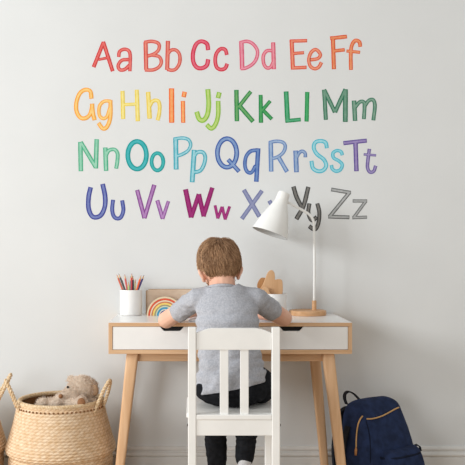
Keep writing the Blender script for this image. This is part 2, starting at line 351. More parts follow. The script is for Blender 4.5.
LET = [
 ('A', 'red', (200, 42, 48), (228, 118, 112), 70, 30, 22, [([(137,216),(195,70)],'l'),([(193,68),(248,240)],'l'),([(165,172),(228,160)],'l',16)]),
 ('a', 'red', (204, 52, 55), (232, 132, 124), 70, 30, 20, [([(283,157),(288,126),(315,112),(342,122),(350,155),(348,240)],'c'),([(345,172),(302,176),(280,205),(290,231),(318,229),(345,205)],'c')]),
 ('B', 'coral red', (206, 66, 60), (232, 146, 130), 140, 30, 20, [([(32,70),(36,232)],'l',24),([(24,72),(70,66),(108,80),(108,115),(80,140),(42,152)],'c'),([(70,145),(110,155),(124,185),(110,215),(75,232),(28,232)],'c')]),
 ('b', 'coral red', (206, 66, 60), (232, 146, 130), 140, 30, 20, [([(162,63),(158,232)],'l',24),([(160,142),(180,118),(210,118),(230,145),(230,190),(210,225),(185,234),(158,228)],'c')]),
 ('C', 'crimson', (204, 28, 62), (228, 116, 136), 140, 30, 24, [([(396,117),(388,80),(355,66),(325,85),(308,135),(310,185),(330,217),(360,222),(388,205),(396,170)],'c')]),
 ('c', 'crimson', (206, 34, 58), (228, 118, 130), 210, 30, 22, [([(98,145),(88,115),(62,110),(38,135),(30,175),(38,215),(62,230),(88,222),(100,196)],'c')]),
 ('D', 'pink', (216, 84, 116), (234, 160, 176), 210, 30, 22, [([(182,68),(187,228)],'l',26),([(172,74),(215,66),(250,82),(275,120),(270,165),(245,200),(205,222),(178,224)],'c',20)]),
 ('d', 'pink', (216, 80, 108), (236, 160, 172), 210, 30, 20, [([(367,72),(371,228)],'l',24),([(362,120),(330,122),(310,150),(312,195),(330,220),(352,215),(368,185)],'c')]),
 ('E', 'orange red', (220, 76, 56), (236, 152, 126), 285, 30, 22, [([(38,56),(46,230)],'l',24),([(30,65),(128,62)],'l',20),([(42,137),(110,132)],'l',18),([(42,221),(125,217)],'l',20)]),
 ('e', 'orange red', (222, 86, 60), (238, 162, 132), 285, 30, 20, [([(145,174),(190,166),(205,142),(180,114),(152,130),(138,172),(147,210),(172,225),(196,215),(212,188)],'c')]),
 ('F', 'orange', (218, 84, 44), (234, 152, 112), 285, 30, 24, [([(278,36),(284,228)],'l'),([(262,49),(360,38)],'l',22),([(283,122),(347,115)],'l',20)]),
 ('f', 'orange', (224, 94, 52), (236, 160, 118), 285, 30, 22, [([(437,98),(432,70),(408,62),(388,90),(382,140),(383,232)],'c'),([(357,122),(436,130)],'l',18)]),
 ('G', 'amber yellow', (238, 158, 48), (246, 208, 136), 70, 82, 24, [([(125,97),(118,55),(90,45),(58,65),(38,115),(38,170),(62,208),(95,208),(120,180),(130,128)],'c'),([(128,126),(133,180),(143,222)],'c')]),
 ('g', 'amber yellow', (240, 162, 52), (247, 210, 140), 70, 82, 20, [([(240,112),(200,112),(172,140),(170,190),(190,212),(215,200),(232,150)],'c'),([(235,106),(234,205),(215,260),(190,270),(165,238)],'c',24)]),
 ('H', 'pale yellow', (230, 204, 76), (243, 230, 156), 70, 82, 24, [([(305,52),(309,215)],'l'),([(388,45),(394,228)],'l'),([(305,132),(392,128)],'l',18)]),
 ('h', 'pale yellow', (230, 200, 72), (243, 228, 152), 145, 82, 22, [([(18,58),(27,213)],'l',26),([(22,150),(45,112),(75,110),(85,140),(82,185),(73,223)],'c')]),
 ('I', 'tangerine', (236, 108, 42), (246, 176, 118), 145, 82, 30, [([(154,37),(155,237)],'l')]),
 ('i', 'tangerine', (236, 112, 46), (246, 180, 122), 145, 82, 24, [([(220,110),(222,237)],'l'),([(224,88),(231,57)],'l',26)]),
 ('J', 'lime green', (138, 188, 58), (194, 218, 136), 145, 82, 28, [([(365,42),(370,130),(362,190),(340,222),(315,215),(300,173)],'c')]),
 ('j', 'lime green', (138, 188, 58), (194, 218, 136), 145, 82, 26, [([(425,110),(425,190),(410,245),(385,270),(358,248)],'c'),([(424,94),(432,60)],'l',26)]),
 ('K', 'green', (24, 128, 68), (120, 176, 112), 225, 82, 26, [([(66,46),(69,228)],'l'),([(150,55),(75,150)],'l',22),([(85,140),(163,230)],'l')]),
 ('k', 'green', (22, 130, 70), (88, 170, 104), 225, 82, 22, [([(207,75),(209,237)],'l',24),([(263,110),(210,172)],'l',20),([(222,165),(272,216)],'l')]),
 ('L', 'green', (22, 134, 76), (96, 178, 134), 225, 82, 28, [([(355,55),(364,236)],'l'),([(352,227),(440,218)],'l',22)]),
 ('l', 'green', (24, 140, 72), (84, 176, 116), 300, 82, 24, [([(42,58),(38,230)],'l')]),
 ('M', 'dark sea green', (46, 112, 84), (126, 164, 144), 300, 82, 24, [([(140,45),(150,220)],'l'),([(140,45),(203,176)],'l'),([(203,176),(264,42)],'l'),([(264,42),(263,232)],'l',28)]),
 ('m', 'dark sea green', (50, 116, 90), (140, 172, 154), 300, 82, 22, [([(314,108),(320,226)],'l',26),([(318,150),(345,118),(368,115),(375,140),(371,216)],'c'),([(375,140),(400,108),(425,105),(435,140),(426,223)],'c')]),
 ('N', 'mint green', (66, 166, 126), (158, 210, 186), 70, 132, 26, [([(60,58),(63,228)],'l'),([(62,58),(150,206)],'l',24),([(155,42),(150,212)],'l')]),
 ('n', 'mint green', (68, 168, 130), (160, 212, 188), 70, 132, 22, [([(205,90),(210,226)],'l',26),([(208,140),(225,108),(258,102),(276,125),(275,170),(268,213)],'c')]),
 ('O', 'teal', (12, 148, 148), (82, 184, 190), 70, 132, 28, [(oval(390,135,54,80),'o')]),
 ('o', 'teal', (14, 150, 150), (80, 184, 184), 145, 132, 22, [(oval(72,173,34,50),'o')]),
 ('P', 'turquoise', (50, 162, 182), (166, 214, 224), 145, 132, 24, [([(178,36),(181,218)],'l',28),([(166,42),(215,35),(252,45),(265,75),(250,108),(215,130),(185,140)],'c',20)]),
 ('p', 'turquoise', (50, 162, 182), (166, 214, 224), 145, 132, 22, [([(286,104),(274,292)],'l',28),([(285,140),(305,118),(335,118),(350,145),(342,190),(320,225),(282,235)],'c')]),
 ('Q', 'royal blue', (50, 86, 162), (142, 168, 208), 205, 132, 28, [(oval(128,122,56,83),'o'),([(134,160),(198,230)],'l',24)]),
 ('q', 'royal blue', (52, 88, 164), (120, 148, 198), 205, 132, 22, [([(306,105),(265,112),(238,145),(232,195),(245,230),(270,235),(295,195)],'c'),([(309,95),(298,289)],'l',26)]),
 ('R', 'periwinkle blue', (90, 126, 186), (168, 190, 218), 250, 132, 22, [([(120,56),(123,230)],'l',26),([(110,62),(150,54),(190,60),(205,85),(192,120),(160,145),(128,155)],'c',20),([(165,145),(215,231)],'l',24)]),
 ('r', 'periwinkle blue', (88, 122, 182), (160, 182, 212), 250, 132, 24, [([(265,108),(270,234)],'l',28),([(270,150),(287,120),(305,112),(320,124),(321,147)],'c',20)]),
 ('S', 'sky blue', (66, 182, 204), (168, 220, 230), 300, 132, 23, [([(156,94),(148,62),(118,52),(88,62),(80,95),(100,130),(138,160),(152,195),(135,222),(105,228),(75,210),(66,168)],'c')]),
 ('s', 'sky blue', (66, 182, 204), (150, 214, 228), 300, 132, 20, [([(246,135),(238,115),(215,108),(192,122),(195,150),(225,168),(245,190),(235,218),(210,228),(188,215),(182,192)],'c')]),
 ('T', 'purple', (92, 72, 148), (164, 150, 196), 300, 132, 24, [([(252,65),(388,50)],'l'),([(322,60),(328,228)],'l',26)]),
 ('t', 'purple', (98, 82, 152), (168, 156, 200), 300, 132, 20, [([(403,98),(395,160),(392,205),(405,232),(428,228),(440,196)],'c'),([(370,130),(442,136)],'l',14)]),
 ('U', 'indigo', (52, 58, 142), (124, 136, 188), 80, 180, 27, [([(62,42),(50,100),(50,165),(68,208),(95,217),(125,200),(145,150),(145,90),(131,23)],'c')]),
 ('u', 'indigo', (54, 62, 146), (120, 132, 186), 80, 180, 23, [([(192,115),(187,170),(195,208),(215,224),(238,215),(252,175),(245,118)],'c')]),
 ('V', 'violet', (126, 60, 138), (184, 142, 194), 80, 180, 25, [([(332,58),(375,222)],'l'),([(432,28),(374,222)],'l')]),
 ('v', 'violet', (136, 72, 150), (188, 148, 198), 155, 180, 20, [([(13,118),(45,226)],'l',24),([(78,123),(44,226)],'l')]),
 ('W', 'magenta purple', (136, 26, 96), (162, 56, 122), 155, 180, 26, [([(177,54),(211,218)],'l',30),([(210,218),(255,82)],'l'),([(255,82),(283,212)],'l'),([(281,212),(333,44)],'l')]),
 ('w', 'magenta purple', (146, 34, 108), (172, 66, 134), 155, 180, 17, [([(349,147),(365,224)],'l'),([(365,224),(390,155)],'l'),([(390,155),(408,230)],'l'),([(407,230),(434,153)],'l')]),
 ('X', 'slate blue', (112, 118, 160), (150, 154, 186), 230, 180, 26, [([(80,57),(171,213)],'l'),([(186,62),(68,226)],'l',24)]),
 ('x', 'slate blue', (112, 118, 160), (146, 150, 182), 230, 180, 24, [([(228,120),(285,226)],'l'),([(288,124),(225,226)],'l',22)]),
 ('Y', 'charcoal grey', (66, 66, 66), (136, 134, 130), 245, 180, 26, [([(281,38),(300,100),(330,158)],'c'),([(368,40),(340,150),(298,228)],'c')]),
 ('y', 'charcoal grey', (62, 62, 62), (134, 132, 128), 245, 180, 24, [([(374,136),(368,190),(388,234),(418,215)],'c'),([(420,136),(432,190),(425,255),(404,288),(372,268)],'c')]),
 ('Z', 'mid grey', (98, 100, 100), (190, 192, 192), 295, 180, 22, [([(210,55),(324,74)],'l'),([(318,70),(200,214)],'l'),([(193,213),(316,217)],'l')]),
 ('z', 'mid grey', (108, 110, 110), (182, 184, 184), 295, 180, 19, [([(335,122),(419,122)],'l'),([(412,122),(340,220)],'l'),([(333,219),(418,216)],'l')]),
]
ROWN = {**{c: 'top row' for c in 'ABCDEF'}, **{c: 'second row' for c in 'GHIJKLM'}, **{c: 'third row' for c in 'NOPQRST'}, **{c: 'bottom row' for c in 'UVWXYZ'}}
for ch, cn, dk, lt, ox, oy, w, st in LET:
    kind = 'capital' if ch.isupper() else 'small'
    extra = {'x': ' by the lamp', 'X': ' left of lamp', 'Y': ' behind lamp arm', 'y': ' behind lamp pole'}.get(ch, '')
    letter(('capital_letter' if ch.isupper() else 'small_letter'), '%s %s letter %s in the %s of the wall%s' % (cn, kind, ch, ROWN[ch.upper()], extra), dk, lt, ox, oy, st, w)

# ================================================================== DESK
DX0, DX1, DT, DB = -0.4995, 0.4995, 0.75, 0.6205
desk = thing('desk', 'white and oak writing desk with two drawers on splayed legs', 'desk', (0, 0.225, 0))
bm = bmesh.new(); box(bm, DX0, DX1, 0, 0.448, DT - 0.017, DT - 0.0015, 0.0008); obj('top_panel', bm, M['oak_x'], desk)
bm = bmesh.new(); box(bm, DX0 + .001, DX1 - .001, 0.001, 0.447, DT - 0.0015, DT, 0.0004); obj('tabletop', bm, M['white_top'], desk)['label'] = 'white laminate desktop surface'
bm = bmesh.new(); box(bm, DX0, DX0 + .016, 0, 0.448, DB + .017, DT - .017, .0006); obj('side_panel', bm, M['oak_z'], desk)
bm = bmesh.new(); box(bm, DX1 - .016, DX1, 0, 0.448, DB + .017, DT - .017, .0006); obj('side_panel', bm, M['oak_z'], desk)
bm = bmesh.new(); box(bm, DX0, DX1, 0, 0.448, DB, DB + .017, .0008); obj('bottom_panel', bm, M['oak_x'], desk)
bm = bmesh.new(); box(bm, -.008, .008, 0.001, 0.448, DB + .017, DT - .017); obj('divider', bm, M['oak_z'], desk)
bm = bmesh.new(); box(bm, DX0 + .016, DX1 - .016, 0.436, 0.447, DB + .017, DT - .017); obj('back_panel', bm, M['white_front'], desk)
for s in (-1, 1):
    xa, xb = (DX0 + .0175, -.0095) if s < 0 else (.0095, DX1 - .0175)
    za, zb = DB + .0185, DT - .0185
    xc = ((172 if s < 0 else 291.5) - X0) * D0 / F + CX
    h = .0175; wt, wb_ = .049, .031
    out = [(xa, za), (xb, za), (xb, zb), (xc + wt, zb), (xc + wb_ + .004, zb - h + .002), (xc + wb_, zb - h), (xc - wb_, zb - h), (xc - wb_ - .004, zb - h + .002), (xc - wt, zb), (xa, zb)]
    bm = bmesh.new(); prism(bm, out, .002, .018)
    dr = obj('drawer', bm, M['white_front'], desk)
    bm = bmesh.new()
    box(bm, xa + .006, xa + .016, .018, .40, za + .004, zb - .02); box(bm, xb - .016, xb - .006, .018, .40, za + .004, zb - .02)
    box(bm, xa + .006, xb - .006, .39, .40, za + .004, zb - .02); box(bm, xa + .006, xb - .006, .018, .40, za + .004, za + .010)
    obj('drawer_box', bm, M['white_front'], dr)
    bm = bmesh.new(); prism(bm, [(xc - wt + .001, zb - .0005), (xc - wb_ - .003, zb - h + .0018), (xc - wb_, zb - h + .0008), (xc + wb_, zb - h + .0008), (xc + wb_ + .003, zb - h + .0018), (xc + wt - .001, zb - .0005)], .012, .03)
    obj('pull_shade_fill', bm, M['black'], dr)['label'] = 'black fill for the shade inside the cut-out finger pull'  # black insert stands in for the shade inside the drawer notch
bm = bmesh.new(); box(bm, -.415, .415, .052, .074, .583, DB, .002); obj('apron', bm, M['oak_x'], desk)
bm = bmesh.new(); box(bm, -.44, .42, .38, .402, .583, DB, .002); obj('apron', bm, M['oak_x'], desk)
for s in (-1, 1):
    bm = bmesh.new(); box(bm, s * .405 - .011, s * .405 + .011, .074, .38, .583, DB, .002); obj('apron', bm, M['oak_x'], desk)
for (xt, yt, xb, yb) in ((-.403, .045, -.470, .0), (.407, .045, .474, .0), (-.425, .378, -.496, .40), (.399, .378, .457, .40)):
    bm = bmesh.new(); bar(bm, (xb, yb, 0), (xt, yt, DB), .034, .034, .050, .044, .009)
    obj('leg', bm, M['oak_leg'], desk, True)

# ================================================================== CHAIR
CD = 2.8; cy = CD - D0; cyf = 3.1 - D0
def cx(px, d=CD): return (px - X0) * d / F + CX
def cz(py, d=CD): return CZ - (py - YH) * d / F
chx = cx(234)
chair = thing('chair', 'white painted wooden child chair with two back slats under the seated boy', 'chair', (chx, cy + .15, 0))
SEAT = 0.478
for pl, pr in ((188, 196.2), (271.6, 279.8)):
    bm = bmesh.new(); box(bm, cx(pl), cx(pr), cy - .014, cy + .014, 0, cz(327), .003); obj('leg', bm, M['chair'], chair)
for px in (192.6 + 3.5, 268 + 2.3):
    x = (px - X0) * 3.1 / F + CX
    x = {0: chx - .142, 1: cx(268, 3.1)}[0 if px < 230 else 1]
    bm = bmesh.new(); box(bm, x - .0125, x + .0125, cyf - .0125, cyf + .0125, 0, SEAT - .018, .003); obj('leg', bm, M['chair'], chair)
xl, xr = cx(196.2), cx(271.6)
top = []
for i in range(25):
    t = i / 24; x = xl + (xr - xl) * t
    e = min(t, 1 - t); z = cz(328) - (cz(328) - cz(333.0)) * max(0, 1 - e / 0.22) ** 1.6
    top.append((x, z))
bm = bmesh.new(); prism(bm, [(xr, cz(349.6)), (xl, cz(349.6))] + top, cy - .009, cy + .011, .0015); obj('top_rail', bm, M['chair'], chair)
for a, b in ((219.9, 228.4), (240.2, 248.6)):
    bm = bmesh.new(); box(bm, cx(a), cx(b), cy - .004, cy + .008, SEAT - .004, cz(349.6), .0015); obj('slat', bm, M['chair'], chair)
bm = bmesh.new(); box(bm, xl, xr, cy - .010, cy + .010, cz(435), SEAT - .018, .0015); obj('seat_rail', bm, M['chair'], chair)
bm = bmesh.new(); box(bm, cx(268, 3.1) - .27, cx(268, 3.1) , cyf - .009, cyf + .009, .410, SEAT - .018, .0015); obj('seat_rail', bm, M['chair'], chair)
for x in (chx - .142, cx(275.5) - .006):
    bm = bmesh.new(); box(bm, x - .009, x + .009, cy + .014, cyf - .012, .410, SEAT - .018, .0015); obj('seat_rail', bm, M['chair'], chair)
bm = bmesh.new()
box(bm, xl, xr, cy - .013, cy + .013, SEAT - .018, SEAT, .003)
box(bm, cx(186.4), cx(281), cy + .0145, cyf + .02, SEAT - .018, SEAT, .005, 3)
obj('seat', bm, M['chair'], chair)
for px in (188, 279.8):
    bm = bmesh.new(); s = -1 if px < 230 else 1
    lathe(bm, (cx(px), cy, cz(425)), [(0, -.001), (.0045, -.001), (.0045, .0025), (.003, .0035), (0, .0035)], 12, Matrix.Rotation(s * PI / 2, 3, 'Y'))
    obj('screw', bm, M['screw'], chair)

# ================================================================== BOY
# joints
hipL, hipR = V((-.075 + .01, 2.985 - D0, .545)), V((.085 + .01, 2.985 - D0, .545))
pel = P(233.5, 0, 2.965); pel.z = .555
kneeL, kneeR = V((-.075, 3.215 - D0, .548)), V((.082, 3.215 - D0, .548))
ankL, ankR = P(217.5, 472, 3.16), P(244.5, 457.5, 3.13)
shL, shR = P(198, 299, 3.05), P(255, 299, 3.05)
elL, elR = P(166.5, 319.8, 3.243), P(283.5, 318.0, 3.243)
wrL = V((-.155, 3.425 - D0, .780)); wrR = V((.085, 3.425 - D0, .780))
HC = P(219.3, 263.0, 3.10)                      # skull centre
yaw, pitch, roll = math.radians(5), math.radians(-21), math.radians(-4)
HR = Matrix.Rotation(yaw, 3, 'Z') @ Matrix.Rotation(roll, 3, 'Y') @ Matrix.Rotation(pitch, 3, 'X')
HRi = HR.transposed()
def hp(r, f, u): return HC + HR @ V((r, f, u))  # right, forward, up in the head's frame
SK = V((.0745, .089, .089))

bm = bmesh.new()
ell(bm, HC, SK, HR, 32)
ell(bm, hp(0, .028, -.045), (.058, .062, .058), HR, 24)        # face and jaw
ell(bm, hp(0, .055, -.083), (.026, .024, .020), HR)            # chin
for s in (-1, 1):
    ell(bm, hp(s * .036, .060, -.040), (.022, .022, .024), HR)   # cheeks
ell(bm, hp(0, .092, -.034), (.009, .012, .016), HR); ell(bm, hp(0, .097, -.043), (.011, .010, .008), HR)   # nose
for s in (-1, 1):                                               # ears
    R2 = HR @ Matrix.Rotation(s * math.radians(16), 3, 'Z') @ Matrix.Rotation(s * math.radians(14), 3, 'Y')
    ell(bm, hp(s * .0725, -.006, -.044), (.008, .018, .027), R2)
    ell(bm, hp(s * .0795, -.013, -.040), (.006, .012, .018), R2)
    ell(bm, hp(s * .067, .003, -.064), (.007, .010, .010), R2)
nb = P(222.5, 291, 3.055)
limb(bm, [nb, hp(0, -.022, -.060)], [.052, .049])
# torso inside the shirt
for z, r, d, px in ((.56, (.105, .075), 2.965, 233.5), (.64, (.098, .07), 2.985, 231), (.72, (.098, .07), 3.0, 229), (.80, (.105, .07), 3.02, 227.5), (.86, (.092, .06), 3.04, 226)):
    c = P(px, 0, d); c.z = z; ell(bm, c, (r[0], r[1], .06))
for sh, el, wr, s in ((shL, elL, wrL, -1), (shR, elR, wrR, 1)):
    f1 = el.lerp(wr, .3); f1.z = .7835
    limb(bm, [sh, sh.lerp(el, .5), el, f1, wr], [.034, .034, .035, .0285, .0205])
    # hand lying on the paper: palm, four bent fingers, thumb
    d = (wr - el).normalized(); d.z = 0; d.normalize(); side = V((d.y, -d.x, 0)) * (-s)    # towards the other hand / thumb side
    side = V((-d.y, d.x, 0)) if s > 0 else V((d.y, -d.x, 0))
    zc = .768
    pc = wr + d * .038; pc.z = zc + .004
    R3 = Matrix((d, side, V((0, 0, 1)))).transposed()
    ell(bm, pc, (.036, .028, .0125), R3)
    ell(bm, wr + d * .012 + V((0, 0, -.004)), (.022, .021, .015), R3)
    for i, (o, L) in enumerate(((.021, .043), (.007, .048), (-.007, .045), (-.020, .035))):
        b0 = pc + d * .026 + side * o; b1 = b0 + d * L * .45 + side * o * .22 + V((0, 0, .006)); b2 = b1 + d * L * .33 + side * o * .12 + V((0, 0, -.006)); b3 = b2 + d * L * .25 + V((0, 0, -.007))
        limb(bm, [b0, b1, b2, b3], [.0068, .0064, .006, .0052], .5, 10)
    t0 = pc - d * .016 + side * .022; t1 = t0 + d * .020 + side * .016; t2 = t1 + d * .020 + side * .004 + V((0, 0, -.003))
    limb(bm, [t0, t1, t2], [.0095, .0078, .006], .5, 10)
for hip, kn, an, in ((hipL, kneeL, ankL), (hipR, kneeR, ankR)):
    limb(bm, [hip, kn, kn.lerp(an, .4), an], [.046, .036, .033, .022])
    heel = an + V((0, -.014, -.022)); toe = an + V((0, .085, -.060))
    limb(bm, [heel, an + V((0, .03, -.032)), toe], [.021, .023, .016])
body_bm = fuse(bm, .0034, 3, .5)
body = obj('person', body_bm, M['skin'], None, True)
tag(body, 'young boy in grey t-shirt and black trousers seated at the desk, seen from behind', 'person')
# eyes, mouth
for s in (-1, 1):
    bm = bmesh.new(); ell(bm, hp(s * .029, .071, -.022), .0095); e = obj('eye', bm, M['eye'], body, True)
    bm = bmesh.new(); ell(bm, hp(s * .0285, .0788, -.0235), (.0048, .0024, .0048), HR); obj('iris', bm, M['iris'], e, True)
bm = bmesh.new(); limb(bm, [hp(-.016, .083, -.064), hp(0, .089, -.066), hp(.016, .083, -.064)], [.0022, .0042, .0022], .4, 10); obj('mouth', fuse(bm, .0012, 2), M['lip'], body, True)
# t-shirt
bm = bmesh.new()
for z, rx, ry, d, px in ((.545, .134, .116, 2.962, 229.7), (.58, .131, .110, 2.965, 229.7), (.62, .122, .101, 2.978, 229.8), (.66, .119, .091, 2.99, 229.8), (.70, .119, .089, 2.995, 229), (.74, .120, .088, 3.0, 228.3),
                         (.78, .121, .087, 3.01, 227.6), (.82, .119, .082, 3.02, 227), (.85, .112, .074, 3.035, 226.6), (.875, .094, .062, 3.045, 226)):
    c = P(px, 0, d); c.z = z; ell(bm, c, (rx, ry, .055), None, 32)
for sh, el, s in ((shL, elL, -1), (shR, elR, 1)):
    limb(bm, [V((0.0, sh.y, sh.z)).lerp(sh, .3) + V((CX * .3 + .04, 0, .012)), sh, sh.lerp(el, .45), sh.lerp(el, 1.02)], [.044, .044, .042, .043])
limb(bm, [nb + V((0, -.004, -.03)), nb + V((-.003, .002, .015))], [.060, .058])
sb = fuse(bm, .005, 8, .5)
def shirt_fold(p):
    q = V((p.x * 9 + p.z * 9, p.y * 7, p.z * 17 - p.x * 12)); a = noise.noise(q)
    low = max(0, min(1, (.76 - p.z) / .16)); arm = 1.0 if (abs(p.x + .02) > .13) else 0.0
    q2 = V((p.x * 34 + p.z * 22, p.y * 26, p.z * 46 - p.x * 30))
    hb = math.exp(-((p.z - .60) / .035) ** 2) * max(0, min(1, (p.x + .02) / .08))
    return a * (.0045 + .008 * low) + noise.noise(q2) * (.0014 + .003 * max(low, arm * .8)) + hb * .005 * math.sin((p.z + p.x * .35) * 190)
wrinkle(sb, shirt_fold)
hem0 = P(212, 393.5, 2.88); hem1 = P(258, 384.5, 2.88)
hx = (hem1 - hem0).normalized(); hn = V((hx.z, 0, -hx.x)); hn = hn if hn.z < 0 else -hn
cut(sb, hem0, (hn + V((0, -.10, 0))).normalized())
for sh, el, t in ((shL, elL, .60), (shR, elR, .60)):
    cut(sb, sh.lerp(el, t), (el - sh).normalized())
nco, nno = nb + V((0, -.05, .017)), V((0, .30, .95)).normalized()
bmesh.ops.bisect_plane(sb, geom=sb.verts[:] + sb.edges[:] + sb.faces[:], plane_co=nco, plane_no=nno)
up_ = [f for f in sb.faces if (f.calc_center_median() - nco).dot(nno) > 0 and (f.calc_center_median().xy - nb.xy).length < .063]
bmesh.ops.delete(sb, geom=up_, context='FACES')
thicken(sb, .0025)
shirt = obj('t_shirt', sb, M['shirt'], body, True)
shirt['label'] = 'heather grey short-sleeved t-shirt'
c0 = nb + V((-.002, .0, .002)); ring = []
bm = bmesh.new()
for i in range(40):
    a = 2 * PI * i / 40; x = .0560 * math.cos(a); y = .0560 * math.sin(a) ; ring.append(c0 + V((x, y, .006 - y * .30)))
tube(bm, ring, .0050, 8, True, (1.3, .7)); obj('neck_band', bm, M['shirt'], shirt, True)
# trousers
bm = bmesh.new()
ell(bm, V((chx - .004, 2.965 - D0, .560)), (.128, .090, .074), None, 32); ell(bm, V((chx - .002, 2.940 - D0, .535)), (.135, .084, .060), None, 32)
ell(bm, V((chx - .006, 2.965 - D0, .60)), (.104, .074, .045), None, 32)
for hip, kn, an, t in ((hipL, kneeL, ankL, .93), (hipR, kneeR, ankR, .86)):
    limb(bm, [hip, kn, kn.lerp(an, .3), kn.lerp(an, .7), an + V((0, 0, -.0))], [.0655, .052, .050, .044, .037])
tb = fuse(bm, .005, 6, .5)
wrinkle(tb, lambda p: noise.noise(V((p.x * 26, p.y * 26, p.z * 60))) * .0032 + (0.0030 * math.sin(p.z * 300) * math.exp(-((p.z - .33) / .035) ** 2) if p.z < .45 else 0))
for v in tb.verts:
    if v.co.z < SEAT + .0015 and v.co.y < cyf + .03 and v.co.z > SEAT - .03: v.co.z = SEAT + .0015
for an, kn, off in ((ankL, kneeL, .00), (ankR, kneeR, .005)):
    pass
obj('trousers', tb, M['trousers'], body, True)['label'] = 'black jersey trousers'
for an, in ((ankL,), (ankR,)):
    bm = bmesh.new()
    heel = an + V((0, -.016, -.022)); toe = an + V((0, .088, -.061))
    limb(bm, [an + V((0, .002, .016)), an + V((0, -.004, -.004)), heel], [.030, .029, .0265]); limb(bm, [heel, an + V((0, .03, -.032)), toe], [.0265, .0275, .020])
    obj('sock', fuse(bm, .004, 3), M['sock'], body, True)['label'] = 'pale grey sock'
# hair: scalp cap plus combed strands
def hair_ok(d):
    r, f, u = d
    if f > .30: return u > .30 + (f - .30) * .75
    if f > -.34 and abs(r) > .55: return u > -.24 - max(0, (.05 - f)) * .55
    return u > -.93 + (.16 if abs(r) > .45 else 0)
bm = bmesh.new()
s = bmesh.ops.create_uvsphere(bm, u_segments=64, v_segments=40, radius=1.0)
bad = [v for v in bm.verts if not hair_ok(v.co)]
bmesh.ops.delete(bm, geom=bad, context='VERTS')
for v in bm.verts:
    d = v.co.copy(); k = (1.045 + .02 * noise.noise(d * 5)) * (1 + .26 * d.x ** 2 * max(0, d.z) ** 2)
    v.co = hp(d.x * SK.x * k, d.y * SK.y * k, d.z * SK.z * k)
hair = obj('hair', bm, M['hairbase'], body, True); hair['label'] = 'short light brown hair'
W = V((.10, -.50, .86)).normalized()
bm = bmesh.new(); sh_l = bm.verts.layers.float.new('shade')
cnt = 0
while cnt < 5200:
    d = V((random.gauss(0, 1), random.gauss(0, 1), random.gauss(0, 1))).normalized()
    if not hair_ok(d): continue
    cnt += 1
    away = (d - W * d.dot(W))
    if away.length < .02: away = V((random.random() - .5, random.random() - .5, 0))
    tan = (away - d * away.dot(d)).normalized()
    tw = d.cross(tan); tan = (tan + tw * (0.28 + random.gauss(0, .20))).normalized()
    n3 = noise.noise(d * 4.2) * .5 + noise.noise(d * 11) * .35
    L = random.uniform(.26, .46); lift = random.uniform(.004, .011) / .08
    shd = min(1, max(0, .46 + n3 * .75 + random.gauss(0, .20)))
    w = random.uniform(.0009, .0019); prev = None
    for i in range(5):
        t = i / 4
        q = (d * math.cos(L * t) + tan * math.sin(L * t)); k = (1.04 + lift * (t ** .7) + .012) * (1 + .26 * q.x ** 2 * max(0, q.z) ** 2)
        c = hp(q.x * SK.x * k, q.y * SK.y * k, q.z * SK.z * k)
        nn = (HR @ q).normalized(); sd = (HR @ d.cross(tan)).normalized(); ww = w * (1 - .75 * t)
        ring = []
        for o in (sd * ww, nn * ww * 1.2, -sd * ww):
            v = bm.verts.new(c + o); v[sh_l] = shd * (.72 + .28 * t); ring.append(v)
        if prev:
            for a in range(3): bm.faces.new((prev[a], prev[(a + 1) % 3], ring[(a + 1) % 3], ring[a]))
        prev = ring
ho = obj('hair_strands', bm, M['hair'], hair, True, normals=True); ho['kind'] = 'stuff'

# ================================================================== ON THE DESK
DZ = DT
# open exercise book under the arms
bm = bmesh.new(); x0, x1 = -.17, cx(276, 3.36)
box(bm, x0, x1, 3.335 - D0, 3.56 - D0, DZ, DZ + .002)
eb = obj('exercise_book', bm, M['papercover']); tag(eb, 'open white exercise book on the desk under the boy\'s forearms', 'book')
bm = bmesh.new(); mid = (x0 + x1) / 2
for a, b in ((x0 + .003, mid), (mid, x1 - .003)):
    n = 12; lo, hi = [], []
    for i in range(n + 1):
        t = i / n; x = a + (b - a) * t; q = t if b == mid else 1 - t; z = DZ + .002 + .003 + .0045 * math.sin(q * PI * .85) * (q ** .5)
        lo.append((x, z))
    prism(bm, [(b, DZ + .002), (a, DZ + .002)] + lo, 3.34 - D0, 3.555 - D0)
obj('pages', bm, M['paper'], eb)
# pencil cup
cc = P(131, 0, 3.655); cc.z = DZ
bm = bmesh.new(); lathe(bm, cc, [(0, 0), (.046, 0), (.0495, .003), (.0505, .008), (.0505, .113), (.0495, .1155), (.0480, .1155), (.0465, .113), (.0465, .008), (0, .006)], 64)
tag(obj('pencil_cup', bm, M['ceramic'], None, True), 'white cylindrical pencil cup at the left of the desk', 'cup')
def pencil(tip, foot, col, tipc, label):
    L = (tip - foot); ax = L.normalized(); Ln = L.length
    q = V((0, 0, 1)).rotation_difference(ax).to_matrix()
    root = thing('colored_pencil', label, 'pencil', foot, 'coloured pencils in the white cup')
    bm = bmesh.new(); lathe(bm, foot, [(0, 0), (.0042, 0), (.0042, Ln - .020), (0, Ln - .020)], 6, q); obj('barrel', bm, mat('pencil_paint', col, None, rough=.35), root)
    bm = bmesh.new(); lathe(bm, foot, [(.0041, Ln - .020), (.0016, Ln - .006), (0, Ln - .006)], 12, q); obj('sharpened_wood', bm, M['ply'], root, True)
    bm = bmesh.new(); lathe(bm, foot, [(.0017, Ln - .0062), (0, Ln)], 10, q); obj('lead', bm, mat('pencil_lead', tipc, None, rough=.5), root, True)
